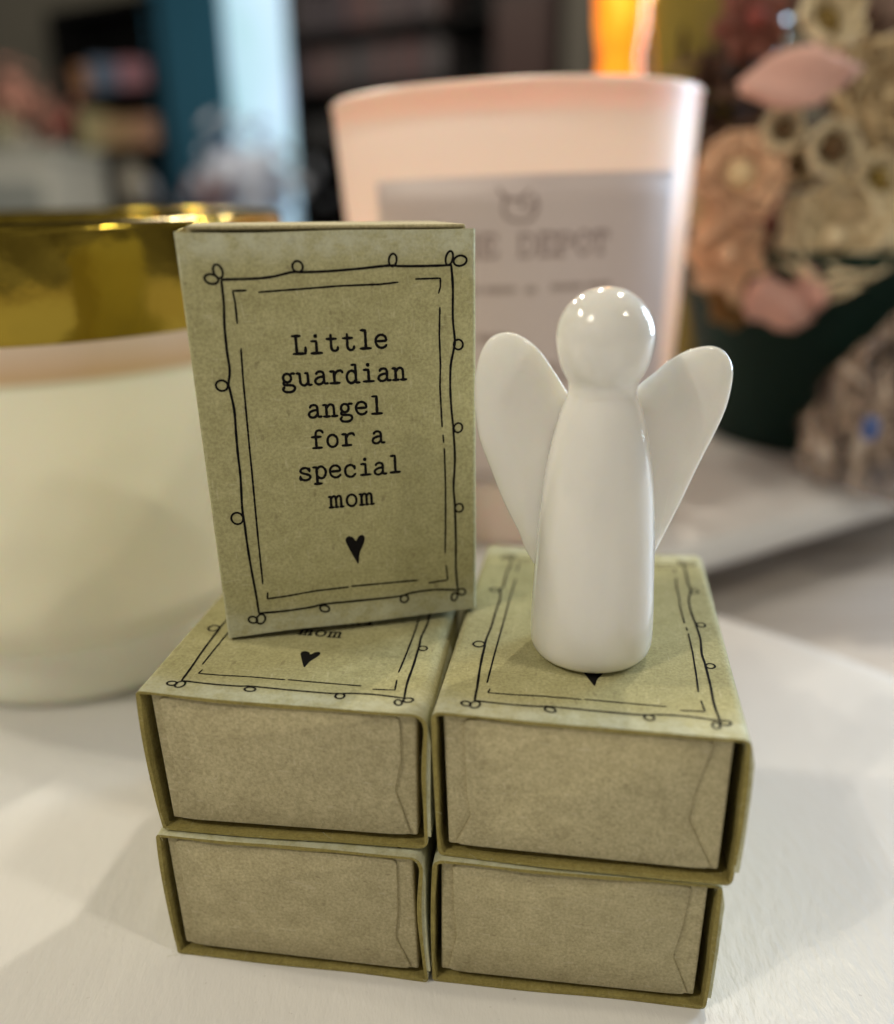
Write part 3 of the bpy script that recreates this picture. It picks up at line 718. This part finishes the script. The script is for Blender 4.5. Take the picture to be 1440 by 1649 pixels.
for k in range(460):
    a = Vector((rf.gauss(0, 1), rf.gauss(0, .5), rf.gauss(0, 1))).normalized()
    p = cc+Vector((a.x*66*rf.random()**.4-6, a.y*24*rf.random()**.4, a.z*72*rf.random()**.4))
    d = Vector((rf.uniform(-1, 1), rf.uniform(-1, 1), rf.uniform(-.5, 1))).normalized(); e = d.orthogonal().normalized()
    w_, l2 = rf.uniform(3, 6), rf.uniform(8, 16)
    fl.add([p-d*l2, p+e*w_, p+d*l2, p-e*w_*.8], [(0, 1, 2, 3)])
tag(fl.build('dried_filler', M['twig'], bq, smooth=False), kind='stuff')
st_ = MB()
for k in range(14):
    a = 2*math.pi*k/14
    st_.tube([(18*math.cos(a), 18*math.sin(a), 58), (26*math.cos(a)-6, 14*math.sin(a), 85), (40*math.cos(a)-12, 12*math.sin(a)-4, 118)], 1.2, 5)
tag(st_.build('stem', M['twig'], bq), kind='stuff')

# crinkled cellophane bag in front of the pot
def cello():
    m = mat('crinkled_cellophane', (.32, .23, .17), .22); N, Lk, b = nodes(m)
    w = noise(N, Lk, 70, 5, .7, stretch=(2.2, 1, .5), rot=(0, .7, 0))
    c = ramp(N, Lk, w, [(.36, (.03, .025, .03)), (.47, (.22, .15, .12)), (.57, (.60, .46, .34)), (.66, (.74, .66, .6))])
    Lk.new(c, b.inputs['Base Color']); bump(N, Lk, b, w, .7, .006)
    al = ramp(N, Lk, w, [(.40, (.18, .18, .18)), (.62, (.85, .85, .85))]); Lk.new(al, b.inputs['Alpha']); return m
bag = empty('cellophane_bag', (160, 176, 15.02)); tag(bag, 'crinkled clear cellophane bag with a blue tie, beside the green pot', 'bag')
rb = random.Random(3); prof_b = []
bm_ = MB(); nb = 40; ringz = [0, 4, 12, 22, 34, 46, 56, 62]; rr = [24, 30, 32, 31, 27, 20, 12, 5]
vs = []; fs = []
for j, (z, r) in enumerate(zip(ringz, rr)):
    for k in range(nb):
        a = 2*math.pi*k/nb; q = r*(1+.16*math.sin(5*a+j*1.7)+.12*math.sin(9*a-j*2.1)+rb.uniform(-.13, .13))
        vs.append((q*math.cos(a)*1.05, q*math.sin(a)*.75, z+rb.uniform(-3, 3)*(1 if j else 0)))
for j in range(len(ringz)-1):
    for k in range(nb): fs.append((j*nb+k, j*nb+(k+1) % nb, (j+1)*nb+(k+1) % nb, (j+1)*nb+k))
fs += [tuple(range(nb))[::-1], tuple((len(ringz)-1)*nb+k for k in range(nb))]
bm_.add(vs, fs).build('bag_body', cello(), bag, sharp=25)
MB().lathe([(0,-4),(2,-3),(2.8,0),(2,3),(0,4)], n=16).build('blue_tie', mat('blue_plastic', (.05,.10,.30), .4), bag)
sv = MB()
for k in range(34):
    a = rb.uniform(0, 6.28); r0 = rb.uniform(3, 18); z0 = rb.uniform(3, 30)
    q0 = Vector((r0*math.cos(a), r0*.7*math.sin(a), z0)); q1 = q0+Vector((rb.uniform(-14, 14), rb.uniform(-8, 8), rb.uniform(4, 22)))
    q2 = q1+Vector((rb.uniform(-10, 10), rb.uniform(-6, 6), rb.uniform(-6, 12)))
    sv.tube(catmull([q0, q1, q2], 5), 1.1, 5)
tag(sv.build('paper_strands', mat('pale_tan_strands', (.62, .50, .40), .8), bag), kind='stuff')
for o in bag.children:
    if o.name.startswith('blue_tie'): o.location = (at(1402, 690, 146)-Vector((160, 176, 15.02)))*MM

# ------------------------------------------------------------------ olive glass vase and lit amber lamp behind the candle
M['olive_glass'] = mat('olive_glass', (.25, .19, .035), .12, Coat_Weight=.4)
vz = empty('glass_vase', (at(1160, 20, 300).x, 300, 15.02)); vz.scale = (1.2, 1.2, 1); tag(vz, 'tall flared olive glass vase behind the candle and the flowers', 'vase')
MB().lathe([(0,0),(15,0),(17,3),(16,30),(17,80),(20,130),(25,175),(31,215),(36,250),(33.5,250),(28,215),(22,172),(17,130),(14,80),(13,10),(0,8)], n=72).build('vase_body', M['olive_glass'], vz, sharp=60)
MB().lathe([(17,3),(18.6,5),(18.6,12),(16.4,15)], n=72).build('foot_ring', mat('pale_green_glass', (.30,.34,.24), .1), vz)
def amber():
    m = mat('lit_amber_glass', (.7,.25,.02), .3); N, Lk, b = nodes(m)
    c = ramp(N, Lk, noise(N, Lk, 55, 2, .5), [(.35, (.78,.10,.003)), (.62, (.90,.26,.012))])
    Lk.new(c, b.inputs['Emission Color']); b.inputs['Emission Strength'].default_value = 1.0; return m
am = empty('amber_lamp', (62, 350, TZ)); tag(am, 'glowing orange amber glass lamp behind the candle', 'lamp')
a0 = at(1000, 60, 350); am.location = (a0.x*MM, .35, TZ*MM)
wb = lambda a, z: 1+.07*math.sin(2*a+z*.09)+.15*math.sin(z*.13)
MB().lathe([(0,42),(13,43)]+[(11.5, 43+k*13) for k in range(1, 20)]+[(10,300),(5,310),(0,312)], n=40, wob=wb).build('lamp_glass', amber(), am, sharp=70)
MB().lathe([(0,0),(24,0),(24,6),(16,12),(13,30),(15,42),(0,42)], n=40).build('lamp_base', mat('dark_bronze', (.05,.035,.02), .4, Metallic=.8), am, sharp=50)
lamp('amber_glow', (am.location.x, .31, .20), .15, (1, .5, .15), .02)

# ------------------------------------------------------------------ room behind
FZ = -900
M['wall'] = mat('taupe_wall', (.20,.185,.145), .85); M['floor'] = mat('grey_brown_floor', (.16,.12,.09), .5)
M['black_wood'] = mat('black_wood', (.003,.003,.0035), .7, Specular_IOR_Level=.2)
M['teal'] = mat('teal_fabric', (.015,.105,.18), .85)
ang_r = math.radians(-31)
Rz = Matrix.Rotation(ang_r, 4, 'Z')
flo = MB().box((-4500,-1800,FZ-20),(4500,6500,FZ)).build('floor', M['floor'], None, smooth=False); tag(flo, kind='structure')
wo = Vector((0, 4750, 0))
T = Matrix.Translation(wo) @ Rz
wl_ = MB().box((-5200,0,FZ),(4200,60,1800), T).build('wall', M['wall'], None, smooth=False); tag(wl_, 'plain taupe wall at the back of the room behind the bookcases', 'wall')
def on_wall(px, d):
    """x coordinate along the wall line that lies d mm in front of it, under photo column px"""
    k = ((px-720)/FPX+.0129*.477)/1.1025
    # point (X, Y): X = CAMP.x + k*(Y-CAMP.y); in wall frame y = -d
    best = None
    c, s = math.cos(ang_r), math.sin(ang_r)
    # X = wo.x + c*t + s*d ; Y = wo.y + s*t - c*d
    t = (CAMP.x + k*(wo.y - c*d - CAMP.y) - wo.x - s*d)/(c - k*s)
    return t
def z_of(px, py, d):
    t = on_wall(px, d); p = T @ Vector((t, -d, 0)); q = at(px, py, p.y); return q.z
def bookcase(label, px0, px1, ztop, shelves, depth=300):
    t0, t1 = on_wall(px0, depth), on_wall(px1, depth)
    r = empty('bookcase', tuple(T @ Vector((t0, -depth, FZ))), ang_r); tag(r, label, 'bookcase')
    w = t1-t0; h = ztop-FZ
    MB().box((0,depth-12,0),(w,depth-2,h)).build('back_panel', M['black_wood'], r, smooth=False)
    for x in (0, w-28): MB().box((x,0,0),(x+28,depth-12.5,h)).build('side_panel', M['black_wood'], r, smooth=False)
    MB().box((28.5,0,h-45),(w-28.5,depth-13,h)).build('top_panel', M['black_wood'], r, smooth=False)
    for z in shelves: MB().box((28.5,4,z-FZ-30),(w-28.5,depth-13,z-FZ)).build('shelf', M['black_wood'], r, smooth=False)
    return t0, t1
def books(t0, t1, z, depth, hues, hmin, hmax, label, group, seed, m_w=(24, 48), stop=.93):
    rnd = random.Random(seed); x = t0+34; k = 0
    mats = [mat('book_cloth', h, .7) for h in hues]
    while x < t1-75 and k < 60:
        w = rnd.uniform(*m_w); h = rnd.uniform(hmin, hmax); dp = rnd.uniform(150, 190)
        o = empty('book', tuple(T @ Vector((x, -depth+rnd.uniform(14, 30), z+.3))), ang_r)
        mm_ = rnd.choice(mats)
        MB().box((0,0,0),(w,dp,h)).build('cover', mm_, o, smooth=False)
        tag(o, label, 'book', group)
        x += w+rnd.uniform(1, 5); k += 1
        if rnd.random() > stop: x += rnd.uniform(25, 60)
z1 = z_of(590, 135, 300); z2 = z_of(590, 40, 300); z3 = z_of(590, 232, 300)
rt0, rt1 = bookcase('long black bookcase with rows of mauve books, behind the pink candle', 468, 905, z_of(590, -70, 300), [z1, z2, z3, z3-330, z3-660])
gap_ = z2-z1
mv = [(.08,.05,.055),(.065,.055,.06),(.10,.065,.065),(.05,.04,.05),(.12,.055,.055),(.075,.07,.075)]
books(rt0, rt1-560, z1, 300, mv, gap_*.60, gap_*.72, 'dusty mauve book in the middle row of the long black bookcase', 'books in the middle row', 1)
books(rt0, rt1-560, z2, 300, mv, gap_*.60, gap_*.8, 'dusty mauve book in the top row of the long black bookcase', 'books in the top row', 2)
books(rt0, rt1-560, z3, 300, [(.025,.025,.028),(.035,.033,.035),(.018,.019,.021)], gap_*.45, gap_*.6, 'dark grey book in the lowest visible row of the long black bookcase', 'books in the lower row', 3)
rd = empty('red_cabinet', tuple(T @ Vector((on_wall(795, 420), -420, FZ))), ang_r); tag(rd, 'dark red wooden cabinet in front of the long black bookcase', 'cabinet')
rw = on_wall(890, 420)-on_wall(795, 420); rh = z_of(840, -20, 420)-FZ
MB().box((0,0,0),(rw,100,rh)).build('cabinet_body', mat('dark_red_wood', (.02,.003,.002), .6), rd, smooth=False)
MB().box((20,-12,60),(rw-20,-.5,rh-40)).build('door', mat('red_brown_wood', (.028,.004,.002), .6), rd, smooth=False)
gp = MB().box((0,0,0),(on_wall(957, 420)-on_wall(905, 420),120,2500), Matrix.Translation(T @ Vector((on_wall(905, 420), -420, FZ))) @ Rz).build('post', mat('grey_taupe_paint', (.10,.09,.075), .8), None, smooth=False)
tag(gp, 'grey painted post to the left of the glowing amber lamp', 'post')
# left bookcase with its things
y1 = z_of(170, 145, 300); y2 = z_of(170, 238, 300); y3 = y2-330
lt0, lt1 = bookcase('tall black bookcase beside the teal curtain', 95, 262, z_of(170, 5, 300), [y1, y2, y3, y3-340])
def on_shelf(px, z, d=285): return tuple(T @ Vector((on_wall(px, d), -d, z+.3)))
def shelf_box(px, z, w, h, m, label, cat='box', name='storage_box', d=285):
    o = empty(name, on_shelf(px, z, d), ang_r); tag(o, label, cat)
    MB().box((0,0,0),(w,140,h*.86)).build('box_body', m, o, smooth=False)
    MB().box((-4,-4,h*.86+.3),(w+4,144,h)).build('lid', m, o, smooth=False)
shelf_box(126, y1, 62, 150, mat('orange_tan', (.62,.32,.17), .7), 'small orange tan box on the top shelf of the black bookcase')
shelf_box(150, y1, 110, 170, mat('slate_blue', (.20,.27,.40), .7), 'slate blue box on the top shelf of the black bookcase')
shelf_box(198, y1, 90, 150, mat('rose_mauve', (.52,.26,.32), .7), 'rose mauve box on the top shelf of the black bookcase')
shelf_box(124, y2, 95, 215, mat('straw_yellow', (.70,.62,.34), .7), 'tall straw yellow box on the second shelf of the black bookcase')
shelf_box(163, y2, 120, 175, mat('caramel', (.60,.40,.22), .7), 'caramel brown box on the second shelf of the black bookcase')
shelf_box(213, y2, 70, 165, mat('terracotta', (.64,.36,.24), .7), 'terracotta box on the second shelf of the black bookcase')
vb = empty('round_vase', on_shelf(200, y3, 180)); tag(vb, 'round grey beige vase on the third shelf of the black bookcase', 'vase')
vz_h = z_of(200, 262, 180)-y3
MB().lathe([(0,0),(50,0),(72,40),(88,vz_h*.55),(70,vz_h*.85),(38,vz_h),(34,vz_h-4),(0,vz_h-30)], n=40).build('vase_body', mat('grey_beige_ceramic', (.52,.48,.40), .5), vb, sharp=50)
MB().lathe([(34,vz_h-3),(42,vz_h+4),(38,vz_h+9)], n=40).build('lip', mat('pale_ceramic', (.36,.33,.28), .4), vb)
# teal curtain, window, white flowers
def drape(t0, t1, d, z0, z1, folds, amp):
    vs = []; fs = []; n = 120
    for j in (0, 1):
        for i in range(n+1):
            s = i/n; yy = amp*math.sin(s*folds*2*math.pi)+amp*.4*math.sin(s*folds*5.1)
            vs.append(tuple(T @ Vector((t0+(t1-t0)*s, -d+yy, z1 if j else z0))))
    fs = [(i, i+1, n+2+i, n+1+i) for i in range(n)]
    return vs, fs
ct0, ct1 = on_wall(250, 260), on_wall(372, 260)
vs, fs = drape(ct0, ct1, 260, FZ+20, 1500, 6, 28)
cu = MB().add(vs, fs).build('curtain', M['teal'], None); tag(cu, 'long teal curtain hanging beside the bright window', 'curtain')
sm = cu.modifiers.new('cloth_thickness', 'SOLIDIFY'); sm.thickness = 4*MM
win = empty('window', tuple(T @ Vector((on_wall(345, 60), -60, 0))), ang_r); tag(win, 'bright pale blue window between the teal curtain and the bookcase', 'window')
ww_ = on_wall(474, 60)-on_wall(345, 60)
def pane():
    m = mat('daylit_glass', (.4,.5,.55), .3); N, Lk, b = nodes(m)
    c = ramp(N, Lk, noise(N, Lk, 2.2, 2, .5), [(.35, (.34,.54,.60)), (.65, (.46,.62,.80))])
    Lk.new(c, b.inputs['Emission Color']); b.inputs['Emission Strength'].default_value = 1.0; return m
MB().box((30,20,-300),(ww_-8,28,1500)).build('window_pane', pane(), win, smooth=False)
fr_ = MB(); fr_.box((0,0,-340),(29,40,1540)); fr_.box((ww_-7,0,-340),(ww_,40,1540)); fr_.box((29,0,-340),(ww_-7,40,-301)); fr_.box((29,0,1501),(ww_-7,40,1540))
fr_.build('window_frame', mat('pale_blue_frame', (.45,.52,.55), .5), win, smooth=False)
def puff(name, px, py, Y, rpx, m, label, cat, zbase, group=None, n=90, seed=1):
    """bunch of small blossoms on a stem bundle"""
    c = at(px, py, Y); r = rpx/FPX*(c-CAMP).dot(FWD); rnd = random.Random(seed)
    o = empty(name, (c.x, c.y, zbase)); tag(o, label, cat, group)
    b = MB()
    for k in range(n):
        a = Vector((rnd.gauss(0, .62), rnd.gauss(0, .5), rnd.gauss(0, .5)))*r
        p = Vector((0, 0, c.z-zbase))+a; s = r*rnd.uniform(.14, .26)
        d = (a+Vector((0, -.01, .01))).normalized(); e = d.orthogonal().normalized(); f = d.cross(e)
        vs = [p+d*s*.4]; q = []
        for i in range(7): t = 2*math.pi*i/7; vs.append(p+(e*math.cos(t)+f*math.sin(t))*s)
        vs.append(p-d*s*.5)
        b.add(vs, [(0, 1+i, 1+(i+1) % 7) for i in range(7)]+[(8, 1+(i+1) % 7, 1+i) for i in range(7)])
    b.build('blossom', m, o)
    h = c.z-zbase
    MB().tube([(0,0,h*.25),(0,0,h*.6),(0,0,h)], r*.09, 8).build('stem', M['twig'], o)
    MB().lathe([(0,0),(r*.32,0),(r*.42,h*.2),(r*.28,h*.42),(r*.24,h*.42),(r*.3,h*.2),(0,h*.05)], n=32).build('pot', mat('pot_clay', (.2,.17,.14), .6), o, sharp=50)
    return o
wp = T @ Vector((on_wall(400, 330), -330, 0))
side = MB().box((-330,0,0),(330,220,240-0), Matrix.Translation(T @ Vector((on_wall(400, 380), -380, FZ))) @ Rz)
sto = side.build('sideboard', mat('grey_sideboard', (.2,.2,.2), .6), None, smooth=False)
bpy.data.objects.remove(sto)
M['lilac'] = mat('pale_lilac_blossom', (.74,.80,.95), .8); M['blush'] = mat('blush_blossom', (.55,.36,.38), .8)
puff('potted_blossom', 408, 290, wp.y, 72, M['lilac'], 'pale lilac blossom plant in front of the bright window', 'plant', FZ, seed=2, n=140)
puff('potted_blossom', 342, 298, wp.y-90, 34, M['blush'], 'small blush pink blossom plant at the foot of the teal curtain', 'plant', FZ, seed=3)
# left foreground of the room: pink flowers over a pale counter
cab = at(40, 300, 2600)
co = empty('white_counter', (at(-160, 300, 2600).x, 2600, FZ)); tag(co, 'pale grey cabinet at the far left with pink flowers on it', 'cabinet')
cw = at(88, 300, 2600).x-at(-160, 300, 2600).x; chh = at(40, 236, 2600).z-FZ
MB().box((0,0,0),(cw,420,chh-24)).build('cabinet_body', mat('grey_white_paint', (.42,.41,.36), .6), co, smooth=False)
MB().box((-8,-12,chh-23.7),(cw+8,430,chh)).build('counter_top', mat('pale_counter', (.36,.36,.31), .5), co, smooth=False)
MB().box((cw*.30,-8,chh*.42),(cw*.92,-.5,chh-90)).build('drawer', mat('grey_drawer', (.22,.23,.21), .6), co, smooth=False)
puff('flower_bunch', 24, 168, 2780, 46, mat('salmon_blossom', (.34,.15,.11), .8), 'bunch of salmon pink flowers on the pale cabinet', 'flowers', FZ+chh+.3, seed=5, n=120)
puff('flower_bunch', 92, 200, 2900, 20, mat('red_blossom', (.33,.075,.06), .8), 'small bunch of red flowers between the cabinet and the bookcase', 'flowers', FZ+chh+.3, seed=6, n=60)
puff('flower_bunch', 5, 210, 2680, 26, mat('cream_blossom', (.42,.40,.26), .8), 'small bunch of cream flowers at the far left on the pale cabinet', 'flowers', FZ+chh+.3, seed=7, n=60)
